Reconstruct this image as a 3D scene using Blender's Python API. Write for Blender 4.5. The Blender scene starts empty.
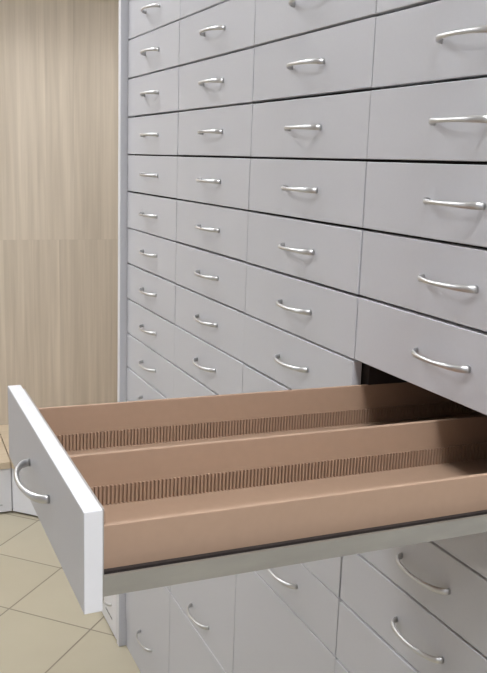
import bpy, bmesh, math, random
from mathutils import Vector, Matrix

random.seed(7)
W = 0.40                      # drawer column pitch (m)
H = 0.246582 * W              # drawer row pitch (m)
FLOOR_ROW = 18.0
def Z(row): return (FLOOR_ROW - row) * H
scene = bpy.context.scene
col = scene.collection

# ------------------------------------------------------------------ materials
def new_mat(name):
    m = bpy.data.materials.new(name); m.use_nodes = True
    nt = m.node_tree
    return m, nt, nt.nodes['Principled BSDF']

def lin(r, g, b):
    f = lambda c: (c/255/12.92) if c/255 <= 0.04045 else ((c/255+0.055)/1.055)**2.4
    return (f(r), f(g), f(b), 1)

def simple(name, rgb, rough=0.5, metal=0.0, noise=0.0, scale=(40, 40, 40), bump=0.0, spec=0.5):
    m, nt, b = new_mat(name)
    b.inputs['Roughness'].default_value = rough
    b.inputs['Metallic'].default_value = metal
    b.inputs['Specular IOR Level'].default_value = spec
    tc = nt.nodes.new('ShaderNodeTexCoord')
    mp = nt.nodes.new('ShaderNodeMapping'); mp.inputs['Scale'].default_value = scale
    nz = nt.nodes.new('ShaderNodeTexNoise'); nz.inputs['Scale'].default_value = 1.0
    nz.inputs['Detail'].default_value = 4
    nt.links.new(tc.outputs['Object'], mp.inputs['Vector'])
    nt.links.new(mp.outputs['Vector'], nz.inputs['Vector'])
    mx = nt.nodes.new('ShaderNodeMix'); mx.data_type = 'RGBA'
    c = rgb
    mx.inputs['A'].default_value = (c[0]*(1-noise), c[1]*(1-noise), c[2]*(1-noise), 1)
    mx.inputs['B'].default_value = (min(1, c[0]*(1+noise)), min(1, c[1]*(1+noise)), min(1, c[2]*(1+noise)), 1)
    nt.links.new(nz.outputs['Fac'], mx.inputs['Factor'])
    nt.links.new(mx.outputs['Result'], b.inputs['Base Color'])
    if bump:
        bp = nt.nodes.new('ShaderNodeBump'); bp.inputs['Strength'].default_value = bump
        bp.inputs['Distance'].default_value = 0.001
        nt.links.new(nz.outputs['Fac'], bp.inputs['Height'])
        nt.links.new(bp.outputs['Normal'], b.inputs['Normal'])
    return m

M_front = simple('grey_laminate', (0.51, 0.51, 0.535), 0.42, noise=0.025, scale=(180, 180, 180), bump=0.05, spec=0.4)
M_edge = simple('lit_white_edging', (0.68, 0.68, 0.70), 0.38, noise=0.02, scale=(120, 120, 120), spec=0.4)  # white edge banding, also paled so the lit edges read brighter
M_white = simple('white_laminate', (0.72, 0.72, 0.745), 0.4, noise=0.02, scale=(120, 120, 120), spec=0.4)
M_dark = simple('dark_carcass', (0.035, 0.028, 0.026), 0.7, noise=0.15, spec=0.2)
M_metal = simple('brushed_nickel', (0.60, 0.595, 0.59), 0.38, 1.0, noise=0.06, scale=(20, 300, 300))
M_rail = simple('galvanised_steel', (0.37, 0.36, 0.33), 0.42, 0.7, noise=0.16, scale=(30, 14, 60), bump=0.1)
M_strip = simple('grey_steel_strip', (0.42, 0.39, 0.37), 0.45, 0.6, noise=0.05)
M_brown = simple('brown_board', (0.375, 0.254, 0.178), 0.62, noise=0.05, scale=(90, 90, 90), bump=0.06, spec=0.3)
M_ridge = simple('brown_ridged_board', (0.345, 0.230, 0.158), 0.6, noise=0.05, scale=(60, 60, 60), spec=0.3)
M_ink = simple('grey_ink', (0.22, 0.22, 0.22), 0.6, noise=0.05)
M_plaster = simple('white_plaster', (0.78, 0.77, 0.75), 0.85, noise=0.02, scale=(15, 15, 15), bump=0.05)

def math_node(nt, op, a, b=None, c=None):
    n = nt.nodes.new('ShaderNodeMath'); n.operation = op
    for i, v in enumerate((a, b, c)):
        if v is None: continue
        if isinstance(v, (int, float)): n.inputs[i].default_value = v
        else: nt.links.new(v, n.inputs[i])
    return n.outputs[0]

def wood_mat(name, axis, base_a, base_b, plank, joint_z, length, offset, rough=0.5):
    """vertical laminate boards: axis = horizontal coordinate across the boards ('X'/'Y')"""
    m, nt, b = new_mat(name)
    g = nt.nodes.new('ShaderNodeNewGeometry')
    s = nt.nodes.new('ShaderNodeSeparateXYZ'); nt.links.new(g.outputs['Position'], s.inputs[0])
    h = s.outputs[axis]; z = s.outputs['Z']
    zr = math_node(nt, 'DIVIDE', math_node(nt, 'SUBTRACT', z, joint_z), length)
    row = math_node(nt, 'FLOOR', zr)
    hh = math_node(nt, 'ADD', math_node(nt, 'DIVIDE', h, plank), math_node(nt, 'MULTIPLY_ADD', row, 0.43, offset))
    pid = math_node(nt, 'FLOOR', hh)
    cid = nt.nodes.new('ShaderNodeCombineXYZ'); nt.links.new(pid, cid.inputs[0]); nt.links.new(row, cid.inputs[1])
    wn = nt.nodes.new('ShaderNodeTexWhiteNoise'); wn.noise_dimensions = '3D'; nt.links.new(cid.outputs[0], wn.inputs['Vector'])
    def grain(hs, zs, detail, dist):
        cv = nt.nodes.new('ShaderNodeCombineXYZ')
        nt.links.new(math_node(nt, 'MULTIPLY', h, hs), cv.inputs[0])
        nt.links.new(math_node(nt, 'MULTIPLY', z, zs), cv.inputs[1])
        nt.links.new(math_node(nt, 'MULTIPLY', wn.outputs['Value'], 37.0), cv.inputs[2])
        n = nt.nodes.new('ShaderNodeTexNoise'); n.inputs['Scale'].default_value = 1
        n.inputs['Detail'].default_value = detail; n.inputs['Distortion'].default_value = dist
        nt.links.new(cv.outputs[0], n.inputs['Vector'])
        return n.outputs['Fac']
    g1 = grain(26, 1.1, 3, 0.5); g2 = grain(95, 2.4, 3, 0.2)
    f = math_node(nt, 'ADD', math_node(nt, 'MULTIPLY', g1, 1.0), math_node(nt, 'MULTIPLY', g2, 0.55))
    f = math_node(nt, 'ADD', f, math_node(nt, 'MULTIPLY', wn.outputs['Value'], 0.32))
    mr = nt.nodes.new('ShaderNodeMapRange'); nt.links.new(f, mr.inputs['Value'])
    mr.inputs['From Min'].default_value = 0.52; mr.inputs['From Max'].default_value = 1.30
    mx = nt.nodes.new('ShaderNodeMix'); mx.data_type = 'RGBA'
    mx.inputs['A'].default_value = base_a; mx.inputs['B'].default_value = base_b
    nt.links.new(mr.outputs['Result'], mx.inputs['Factor'])
    # fine joint lines
    fr = math_node(nt, 'FRACT', hh)
    e = math_node(nt, 'MINIMUM', fr, math_node(nt, 'SUBTRACT', 1.0, fr))
    l1 = math_node(nt, 'LESS_THAN', e, 0.006)
    fz = math_node(nt, 'FRACT', zr)
    ez = math_node(nt, 'MINIMUM', fz, math_node(nt, 'SUBTRACT', 1.0, fz))
    l2 = math_node(nt, 'LESS_THAN', ez, 0.0010)
    ln = math_node(nt, 'MULTIPLY', math_node(nt, 'MAXIMUM', l1, math_node(nt, 'MULTIPLY', l2, 0.5)), 0.10)
    mx2 = nt.nodes.new('ShaderNodeMix'); mx2.data_type = 'RGBA'
    nt.links.new(ln, mx2.inputs['Factor']); nt.links.new(mx.outputs['Result'], mx2.inputs['A'])
    mx2.inputs['B'].default_value = (0.12, 0.09, 0.06, 1)
    nt.links.new(mx2.outputs['Result'], b.inputs['Base Color'])
    b.inputs['Roughness'].default_value = rough
    b.inputs['Specular IOR Level'].default_value = 0.3
    return m

M_wood = wood_mat('ash_boards', 'Y', (0.48, 0.408, 0.32, 1), (0.70, 0.612, 0.50, 1), 0.125, Z(6.93), 1.30, 0.22)
M_top = wood_mat('ash_worktop', 'X', (0.50, 0.40, 0.28, 1), (0.60, 0.50, 0.37, 1), 0.60, -5.0, 30.0, 0.5, 0.4)

def tile_mat():
    m, nt, b = new_mat('beige_floor_tiles')
    g = nt.nodes.new('ShaderNodeNewGeometry')
    s = nt.nodes.new('ShaderNodeSeparateXYZ'); nt.links.new(g.outputs['Position'], s.inputs[0])
    pitch = 0.770*W; q = math.sqrt(0.5)
    u = math_node(nt, 'MULTIPLY', math_node(nt, 'ADD', s.outputs['X'], s.outputs['Y']), q)
    v = math_node(nt, 'MULTIPLY', math_node(nt, 'SUBTRACT', s.outputs['Y'], s.outputs['X']), q)
    u = math_node(nt, 'DIVIDE', math_node(nt, 'SUBTRACT', u, -1.127*W), pitch)
    v = math_node(nt, 'DIVIDE', math_node(nt, 'SUBTRACT', v, 0.087*W), pitch)
    ids = nt.nodes.new('ShaderNodeCombineXYZ')
    nt.links.new(math_node(nt, 'FLOOR', u), ids.inputs[0]); nt.links.new(math_node(nt, 'FLOOR', v), ids.inputs[1])
    wn = nt.nodes.new('ShaderNodeTexWhiteNoise'); nt.links.new(ids.outputs[0], wn.inputs['Vector'])
    def edge(t):
        f = math_node(nt, 'FRACT', t)
        return math_node(nt, 'MINIMUM', f, math_node(nt, 'SUBTRACT', 1.0, f))
    e = math_node(nt, 'MINIMUM', edge(u), edge(v))
    mr = nt.nodes.new('ShaderNodeMapRange'); nt.links.new(e, mr.inputs['Value'])
    mr.inputs['From Min'].default_value = 0.005; mr.inputs['From Max'].default_value = 0.011
    nz = nt.nodes.new('ShaderNodeTexNoise'); nz.inputs['Scale'].default_value = 6; nz.inputs['Detail'].default_value = 6
    nt.links.new(g.outputs['Position'], nz.inputs['Vector'])
    tv = math_node(nt, 'MULTIPLY_ADD', wn.outputs['Value'], 0.35, math_node(nt, 'MULTIPLY', nz.outputs['Fac'], 0.65))
    t = nt.nodes.new('ShaderNodeMix'); t.data_type = 'RGBA'
    t.inputs['A'].default_value = (0.405, 0.36, 0.265, 1); t.inputs['B'].default_value = (0.47, 0.425, 0.32, 1)
    nt.links.new(tv, t.inputs['Factor'])
    mx = nt.nodes.new('ShaderNodeMix'); mx.data_type = 'RGBA'
    mx.inputs['A'].default_value = (0.22, 0.19, 0.14, 1)
    nt.links.new(mr.outputs['Result'], mx.inputs['Factor']); nt.links.new(t.outputs['Result'], mx.inputs['B'])
    nt.links.new(mx.outputs['Result'], b.inputs['Base Color'])
    bp = nt.nodes.new('ShaderNodeBump'); bp.inputs['Distance'].default_value = 0.002; bp.inputs['Strength'].default_value = 0.5
    nt.links.new(mr.outputs['Result'], bp.inputs['Height']); nt.links.new(bp.outputs['Normal'], b.inputs['Normal'])
    b.inputs['Roughness'].default_value = 0.45
    b.inputs['Specular IOR Level'].default_value = 0.35
    return m
M_tile = tile_mat()

def emit_mat(name, rgb, strength):
    m = bpy.data.materials.new(name); m.use_nodes = True
    nt = m.node_tree; nt.nodes.clear()
    e = nt.nodes.new('ShaderNodeEmission'); e.inputs[0].default_value = (*rgb, 1); e.inputs[1].default_value = strength
    o = nt.nodes.new('ShaderNodeOutputMaterial'); nt.links.new(e.outputs[0], o.inputs[0])
    return m
M_lamp = emit_mat('lamp_diffuser', (0.945, 0.965, 1.0), 47.0)

# ------------------------------------------------------------------ mesh helpers
def box(bm, x0, x1, y0, y1, z0, z1):
    vs = [bm.verts.new((x, y, z)) for x in (x0, x1) for y in (y0, y1) for z in (z0, z1)]
    for f in ((0, 1, 3, 2), (4, 6, 7, 5), (0, 4, 5, 1), (2, 3, 7, 6), (0, 2, 6, 4), (1, 5, 7, 3)):
        bm.faces.new([vs[i] for i in f])

def prism(bm, pts, z0, z1):
    lo = [bm.verts.new((x, y, z0)) for x, y in pts]; hi = [bm.verts.new((x, y, z1)) for x, y in pts]
    n = len(pts)
    bm.faces.new(list(reversed(lo))); bm.faces.new(hi)
    for i in range(n): bm.faces.new([lo[i], lo[(i+1) % n], hi[(i+1) % n], hi[i]])

def link(name, bm, mat, parent=None, loc=(0, 0, 0), bevel=0.0, seg=2, smooth=False):
    bmesh.ops.recalc_face_normals(bm, faces=bm.faces)
    if bevel:
        bmesh.ops.bevel(bm, geom=list(bm.edges), offset=bevel, segments=seg, affect='EDGES', profile=0.5)
    me = bpy.data.meshes.new(name); bm.to_mesh(me); bm.free()
    me.materials.append(mat)
    if smooth:
        for p in me.polygons: p.use_smooth = True
    o = bpy.data.objects.new(name, me); col.objects.link(o)
    o.location = loc
    if parent: o.parent = parent
    return o

def thing(name, label, cat, loc=(0, 0, 0), group=None):
    o = bpy.data.objects.new(name, None); col.objects.link(o)
    o.empty_display_size = 0.1; o.location = loc
    o['label'] = label; o['category'] = cat
    if group: o['group'] = group
    return o

def struct(o): o['kind'] = 'structure'; return o

# ------------------------------------------------------------------ the room
XL, XR, YB, YF, ZC = -4.0*W, 5.0, 1.62*W, -3.0, 3.3
bm = bmesh.new(); box(bm, XL-0.1, XR, YF-0.1, YB+0.1, -0.06, 0.0); struct(link('floor', bm, M_tile))
bm = bmesh.new(); box(bm, XL-0.1, XR, YF-0.1, YB+0.1, ZC, ZC+0.06); struct(link('ceiling', bm, M_plaster))
bm = bmesh.new(); box(bm, XL-0.1, XL, YF-0.1, YB+0.1, 0, ZC); struct(link('wall_left', bm, M_wood))
bm = bmesh.new(); box(bm, XL, XR, YB, YB+0.1, 0, ZC); struct(link('wall_back', bm, M_plaster))
bm = bmesh.new(); box(bm, 0.9, XR, YF-0.1, YF, 0, ZC); box(bm, XL, 0.9, YF-0.1, YF, 2.4, ZC)   # unseen left half opened, added to let daylight fill the low fronts
struct(link('wall_front', bm, simple('taupe_paint', (0.42, 0.40, 0.39), 0.8, noise=0.03)))
# unseen bulkhead under the ceiling, added to shade the top of the wood wall
bm = bmesh.new(); box(bm, XL, XL+0.16, YF, YB, 2.18, ZC); struct(link('shade_bulkhead', bm, M_plaster, bevel=0.003))

# ceiling panels
def ceiling_light(x, y, label):
    t = thing('ceiling_light', label, 'ceiling light', (x, y, ZC-0.03), 'ceiling panel lights')
    bm = bmesh.new()
    a, c = 0.30, 0.275
    box(bm, -a, a, -a, -c, 0, 0.03); box(bm, -a, a, c, a, 0, 0.03)
    box(bm, -a, -c, -c, c, 0, 0.03); box(bm, c, a, -c, c, 0, 0.03)
    link('frame', bm, M_white, t)
    bm = bmesh.new(); box(bm, -c, c, -c, c, 0.008, 0.03); link('diffuser', bm, M_lamp, t)
for x, y, l in ((-0.85, -0.95, 'square ceiling panel light over the floor near the wood wall'),
                (-0.30, -2.25, 'square ceiling panel light near the opening added in the front wall, farther from the drawer wall'),
                (2.45, -0.42, 'square ceiling panel light above the camera side of the drawer wall'),
                (3.55, -0.42, 'square ceiling panel light at the right end of the drawer wall')):
    ceiling_light(x, y, l)

# ------------------------------------------------------------------ bow handle
def handle_mesh():
    bm = bmesh.new()
    a, D, N, K = 0.133*W, 0.054*W, 28, 12
    rings = []
    for i in range(N+1):
        th = math.pi*i/N
        px, py = -a*math.cos(th), -D*(math.sin(th)**0.9 if 0 < i < N else 0)
        # tangent
        e = 1e-3; t0, t1 = max(th-e, 1e-6), min(th+e, math.pi-1e-6)
        tx, ty = -a*(math.cos(t1)-math.cos(t0)), -D*(math.sin(t1)**0.9-math.sin(t0)**0.9)
        l = math.hypot(tx, ty); nx, ny = -ty/l, tx/l
        k = abs(math.cos(th))**1.5
        rz = 0.0027 + 0.0020*k; rn = 0.0027
        ring = []
        for j in range(K):
            ph = 2*math.pi*j/K
            ring.append(bm.verts.new((px+nx*rn*math.cos(ph), py+ny*rn*math.cos(ph), rz*math.sin(ph))))
        rings.append(ring)
    for i in range(N):
        for j in range(K):
            bm.faces.new([rings[i][j], rings[i][(j+1) % K], rings[i+1][(j+1) % K], rings[i+1][j]])
    bm.faces.new(rings[0]); bm.faces.new(list(reversed(rings[-1])))
    return bm

# ------------------------------------------------------------------ the drawer cabinet
TOP_ROW, DEPTH, T = -3, 1.50*W, 0.041*W
CF = T + 0.004                     # front plane of the carcass
cab = thing('drawer_cabinet', 'tall wall of pale grey drawers with silver bow handles, one brown drawer pulled open', 'drawer cabinet')
x0, x1 = 0.0, 4*W
zb, zt = Z(17.05), Z(TOP_ROW)
bm = bmesh.new()
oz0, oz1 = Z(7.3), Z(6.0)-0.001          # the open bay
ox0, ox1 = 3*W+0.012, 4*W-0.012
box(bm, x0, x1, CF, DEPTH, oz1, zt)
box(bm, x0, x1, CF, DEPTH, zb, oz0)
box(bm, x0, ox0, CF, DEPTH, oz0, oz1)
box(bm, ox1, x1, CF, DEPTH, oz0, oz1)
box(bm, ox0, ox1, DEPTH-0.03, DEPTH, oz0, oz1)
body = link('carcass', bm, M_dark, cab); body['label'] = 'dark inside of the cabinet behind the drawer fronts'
bm = bmesh.new(); box(bm, x0, x1, 0.004, DEPTH, 0.0, Z(17.05)-0.001); link('plinth', bm, M_front, cab)
bm = bmesh.new()
box(bm, -0.058*W, -0.0004, -0.050*W, DEPTH, 0.0, zt+0.02)
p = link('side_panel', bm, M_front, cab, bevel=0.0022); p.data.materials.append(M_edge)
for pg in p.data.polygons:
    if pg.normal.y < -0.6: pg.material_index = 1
p.data.update(); p['label'] = 'white end panel standing proud of the drawers'
bm = bmesh.new(); box(bm, x1+0.0004, x1+0.058*W, 0.0, DEPTH, 0.0, zt+0.02); link('side_panel', bm, M_white, cab, bevel=0.0012)
bm = bmesh.new(); box(bm, 0, x1, 0.0, DEPTH, zt+0.001, zt+0.02); link('top_panel', bm, M_white, cab, bevel=0.001)

GV, GH = 0.0024, 0.0042            # vertical / horizontal gaps
def front_mesh(rows):
    bm = bmesh.new()
    hgt = rows*H
    box(bm, GV/2, W-GV/2, 0, T, GH/2, hgt-GH/2)
    bmesh.ops.recalc_face_normals(bm, faces=bm.faces)
    bmesh.ops.bevel(bm, geom=list(bm.edges), offset=0.0009, segments=2, affect='EDGES', profile=0.5)
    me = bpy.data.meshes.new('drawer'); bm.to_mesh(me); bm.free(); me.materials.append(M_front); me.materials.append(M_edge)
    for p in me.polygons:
        if abs(p.normal.z) > 0.9: p.material_index = 1      # banded edges, brightened in colour for the overhead light
    return me
B = {11: 11.06, 14: 14.10, 17: 17.05}
mesh_by_rows = {}
hb = handle_mesh(); hme = bpy.data.meshes.new('handle')
bmesh.ops.recalc_face_normals(hb, faces=hb.faces); hb.to_mesh(hme); hb.free()
hme.materials.append(M_metal)
for f in hme.polygons: f.use_smooth = True
def drawer(c, r0, r1, y=0.0):
    ra, rb = B.get(r0, r0), B.get(r1, r1); key = round(rb-ra, 3)
    if key not in mesh_by_rows: mesh_by_rows[key] = front_mesh(key)
    o = bpy.data.objects.new('drawer', mesh_by_rows[key]); col.objects.link(o); o.parent = cab
    o.location = (c*W, y, Z(rb))
    h = bpy.data.objects.new('handle', hme); col.objects.link(h); h.parent = o
    hz = (H*0.5 if r1-r0 == 1 else H*0.40) + (rb-r1)*H
    h.location = (W*0.518, 0.0, hz); h['label'] = 'silver bow handle'
    return o
for c in range(4):
    spans = [(r, r+1) for r in range(TOP_ROW, 11)] + [(11, 14), (14, 17)]
    for a, b in spans:
        if (c, a) == (3, 6): continue
        d = drawer(c, a, b, random.uniform(-0.0008, 0.0008))
        d.location.z += random.uniform(-0.0005, 0.0005)

# ---- the open drawer
YO = -1.2728*W
od = drawer(3, 6, 7, YO)
od.rotation_euler.y = 0.011; od.location.z += 0.011*W*0.85      # hangs a touch low at its near end
od['label'] = 'pulled-out drawer with white-edged front, brown divided box and steel side rail'
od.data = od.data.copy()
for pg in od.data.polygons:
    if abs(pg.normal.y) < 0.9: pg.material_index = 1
od.children[0].location.x -= 0.014*W
for v in od.data.vertices:
    if v.co.x < W/2: v.co.x -= 0.010*W
def L(x): return (x-3)*W                        # local x in the drawer
def ly(y): return y*W - YO                      # local y
def lz(row): return Z(row) - Z(7)
YI, YE = -1.2728+0.041, 0.60                    # inner face of the front, rear end of the box
# brown box: bottom, far wall, near wall, front and rear walls
FL, TP = 6.875, 6.275
bm = bmesh.new()
box(bm, L(3.016), L(3.942), ly(YI+0.010), ly(YE), lz(FL+0.03), lz(FL))
box(bm, L(3.016), L(3.030), ly(YI+0.010), ly(YE), lz(FL), lz(TP))
box(bm, L(3.928), L(3.942), ly(YI+0.010), ly(YE), lz(FL), lz(TP))
box(bm, L(3.030), L(3.928), ly(YI+0.010), ly(YI+0.024), lz(FL), lz(6.16))
box(bm, L(3.030), L(3.928), ly(YE-0.012), ly(YE), lz(FL), lz(TP))
b_ = link('drawer_box', bm, M_brown, od, bevel=0.0008); b_['label'] = 'brown board box of the open drawer'
bm = bmesh.new(); box(bm, L(3.9425), L(3.955), ly(YI+0.010), ly(YE), lz(6.76), lz(6.690)); g_ = link('gap_shade_strip', bm, M_dark, od); g_['label'] = 'dark strip standing in for the shaded gap between brown box and side rail'  # dark colour stands in for shade in the slit above the rail
bm = bmesh.new(); box(bm, L(3.474), L(3.490), ly(YI+0.0245), ly(YE-0.012), lz(FL), lz(TP))
d_ = link('divider', bm, M_brown, od, bevel=0.0010); d_['label'] = 'brown long divider down the middle of the drawer'
def ridges(xf):
    bm = bmesh.new()
    ya, yb, pitch, d0, d1 = YI+0.026, YE-0.014, 0.0115, 0.002, 0.0105
    z0, z1 = lz(FL-0.001), lz(6.650)
    prof = []
    y = ya
    while y + pitch < yb:
        prof += [(y, d0), (y+pitch*0.36, d0), (y+pitch*0.48, d1), (y+pitch*0.88, d1)]
        y += pitch
    prof.append((y, d0))
    fl = [bm.verts.new((L(xf+d), ly(yy), z0)) for yy, d in prof]; fh = [bm.verts.new((L(xf+d), ly(yy), z1)) for yy, d in prof]
    bl = [bm.verts.new((L(xf), ly(yy), z0)) for yy, d in prof]; bh = [bm.verts.new((L(xf), ly(yy), z1)) for yy, d in prof]
    for i in range(len(prof)-1):
        bm.faces.new([fl[i], fl[i+1], fh[i+1], fh[i]]); bm.faces.new([bl[i+1], bl[i], bh[i], bh[i+1]])
        bm.faces.new([fh[i], fh[i+1], bh[i+1], bh[i]]); bm.faces.new([fl[i+1], fl[i], bl[i], bl[i+1]])
    bm.faces.new([fl[0], fh[0], bh[0], bl[0]]); bm.faces.new([fl[-1], bl[-1], bh[-1], fh[-1]])
    r = link('ridged_strip', bm, M_ridge, od); r['label'] = 'brown strip of upright ridges along the foot of a wall'
ridges(3.0301); ridges(3.4901)
for xa, xb in ((3.966, 3.990), (3.004, 3.012)):  # steel runners on both sides
    bm = bmesh.new()
    zt_, zb_ = lz(6.66), lz(6.85)
    if xa > 3.5:                                 # C-profile: web, top and bottom flanges turned inwards
        box(bm, L(xb-0.004), L(xb), ly(YI+0.001), ly(YE+0.05), zb_, zt_)
        box(bm, L(xb-0.009), L(xb-0.004), ly(YI+0.001), ly(YE+0.05), zt_-0.0012, zt_)
        box(bm, L(xa-0.03), L(xb-0.004), ly(YI+0.001), ly(YE+0.05), zb_, zb_+0.0012)
    else:
        box(bm, L(xa), L(xb), ly(YI+0.001), ly(YE+0.05), zb_, zt_)
    r = link('side_rail', bm, M_rail, od); r['label'] = 'grey steel side rail'
# the box hangs level from side to side and drops slightly towards its rear end
pv = Vector((W, ly(YI), lz(6.3)))
tilt = Matrix.Translation(pv) @ Matrix.Rotation(-0.011, 4, 'Y') @ Matrix.Rotation(-0.017, 4, 'X') @ Matrix.Translation(-pv)
for k in list(od.children):
    if not k.name.startswith('handle'): k.matrix_local = tilt
bm = bmesh.new(); box(bm, L(3.014), L(3.975), ly(YI+0.0005), ly(YI+0.0085), lz(6.93), lz(6.05))
s_ = link('front_bracket', bm, M_strip, od, bevel=0.0005); s_['label'] = 'thin grey steel strip behind the drawer front'

# ------------------------------------------------------------------ low bench units along the wood wall
def marks(parent, loc, rot, n=9, w=0.078, h=0.0085):
    """small printed line, too small to read in the photograph"""
    bm = bmesh.new(); rr = random.Random(3); x = 0
    step = w/n
    for i in range(n):
        cw = step*0.72
        box(bm, x, x+cw*0.24, -0.0006, 0.0, 0, h*rr.choice((0.7, 1.0)))
        box(bm, x+cw*0.76, x+cw, -0.0006, 0.0, 0, h*0.7)
        zz = rr.choice((0, 0.35, 0.58))*h
        box(bm, x+cw*0.24, x+cw*0.76, -0.0006, 0.0, zz, zz+h*0.18)
        x += step
    o = link('lettering', bm, M_ink, parent, loc); o.rotation_euler = (0, 0, rot); o['label'] = 'tiny grey printed line'
    return o
TOPZ0, TOPZ1, KICK = Z(15.95), Z(15.67), 0.010
cx, cy = -2.77*W, -0.405*W                       # where left run meets the diagonal unit
ex, ey = -2.415*W, -0.050*W                      # where the diagonal meets the right run
# left run, facing +x
lw = 0.50
t = thing('low_cabinet', 'low white cabinet with tiny grey lettering, left of the corner by the wood wall', 'low cabinet', (XL, cy-lw, 0))
bm = bmesh.new(); box(bm, 0.002, cx-XL-T-0.002, 0.0, lw-0.001, KICK, TOPZ0-0.001); link('body', bm, M_white, t)
bm = bmesh.new(); box(bm, cx-XL-T, cx-XL, 0.002, lw-0.002, KICK, TOPZ0-0.004); f = link('drawer', bm, M_white, t, bevel=0.0008)
marks(f, (cx-XL, lw-0.115, Z(17.62)), math.radians(90))
hh = bpy.data.objects.new('handle', hme); col.objects.link(hh); hh.parent = f; hh.location = (cx-XL, lw*0.42, Z(17.1)); hh.rotation_euler = (0, 0, math.radians(90))
# diagonal corner unit
t = thing('corner_cabinet', 'low white corner cabinet with a slanted front below the wood wall', 'low cabinet', (cx, cy, 0))
bm = bmesh.new()
q = T*math.sqrt(0.5)
def rel(pts): return [(x-cx, y-cy) for x, y in pts]
ix, iy = cx-q-0.001, cy+q
prism(bm, rel([(XL+0.002, cy+0.001), (cx-2*q, cy+0.001), (ex-0.001, ey+2*q), (ex-0.001, YB-0.002), (XL+0.002, YB-0.002)]), KICK, TOPZ0-0.001)
link('body', bm, M_white, t)
bm = bmesh.new()
ln = math.hypot(ex-cx, ey-cy)
box(bm, 0.002, ln-0.002, 0.0, T, KICK, TOPZ0-0.004)
d = link('door', bm, M_white, t, bevel=0.0008); d.rotation_euler = (0, 0, math.atan2(ey-cy, ex-cx))
# right run, facing -y, up to the tall cabinet's end panel
rx1 = -0.060*W
t = thing('low_cabinet', 'low white cabinet with bow handle, butting against the end panel of the drawer wall', 'low cabinet', (ex, ey, 0))
bm = bmesh.new(); box(bm, 0.0, rx1-ex-0.001, T+0.001, YB-ey-0.002, KICK, TOPZ0-0.001); link('body', bm, M_white, t)
half = (rx1-ex)/2
for k in range(2):
    bm = bmesh.new(); box(bm, k*half+0.002, (k+1)*half-0.002, 0.0, T, KICK, TOPZ0-0.004); f = link('drawer', bm, M_white, t, bevel=0.0008)
    hh = bpy.data.objects.new('handle', hme); col.objects.link(hh); hh.parent = f
    hh.location = ((k+1)*half-0.110, 0, Z(17.0)); hh['label'] = 'silver bow handle'
    if k == 1: marks(f, (2*half-0.125, 0.0, Z(17.50)), 0.0)
# worktops with the mitred joint
ov = 0.012
mx_, my_ = XL+0.001, cy + 0.10                # joint end at the wall
t = thing('worktop', 'pale wood worktop on the low cabinet left of the corner', 'worktop', (XL, cy-lw, TOPZ0))
def rel2(pts, o): return [(x-o[0], y-o[1]) for x, y in pts]
bm = bmesh.new(); o_ = (XL, cy-lw)
jx, jy = XL+0.001, -0.378*W
prism(bm, rel2([(XL+0.001, cy-lw), (cx+ov, cy-lw), (cx+ov, cy-0.004), (jx, jy)], o_), 0, TOPZ1-TOPZ0)
link('slab', bm, M_top, t, bevel=0.001)
t = thing('worktop', 'pale wood worktop running from the corner to the drawer wall', 'worktop', (cx, cy, TOPZ0))
bm = bmesh.new()
prism(bm, rel2([(jx, jy+0.004), (cx+ov, cy+0.0), (ex+0.005, ey-ov), (rx1-0.001, ey-ov), (rx1-0.001, YB-0.002), (XL+0.001, YB-0.002)], (cx, cy)), 0, TOPZ1-TOPZ0)
link('slab', bm, M_top, t, bevel=0.001)

# ------------------------------------------------------------------ camera
f_px, yaw, pit, rol = 833.213, -1.14073759, 0.206876323, -0.0345912279
C = Vector((5.60789156*W, -1.65829435*W, Z(0) - 0.758773018*W))
fw = Vector((math.sin(yaw)*math.cos(pit), math.cos(yaw)*math.cos(pit), -math.sin(pit)))
r0 = Vector((math.cos(yaw), -math.sin(yaw), 0)); d0 = fw.cross(r0)
r = r0*math.cos(rol) + d0*math.sin(rol); dn = -r0*math.sin(rol) + d0*math.cos(rol)
cd = bpy.data.cameras.new('camera'); cam = bpy.data.objects.new('camera', cd); col.objects.link(cam)
cam.matrix_world = Matrix(((r.x, -dn.x, -fw.x, C.x), (r.y, -dn.y, -fw.y, C.y), (r.z, -dn.z, -fw.z, C.z), (0, 0, 0, 1)))
cd.sensor_fit = 'VERTICAL'; cd.sensor_height = 24.0; cd.lens = f_px/673*24.0
cd.clip_start = 0.02
scene.camera = cam

# ------------------------------------------------------------------ world and view
w = bpy.data.worlds.new('world'); scene.world = w; w.use_nodes = True
bg = w.node_tree.nodes['Background']
bg.inputs[0].default_value = (0.90, 0.92, 1.0, 1); bg.inputs[1].default_value = 0.75
scene.view_settings.view_transform = 'Standard'
scene.view_settings.look = 'None'
scene.view_settings.gamma = 1.0
scene.view_settings.use_curve_mapping = False
scene.view_settings.exposure = -0.20
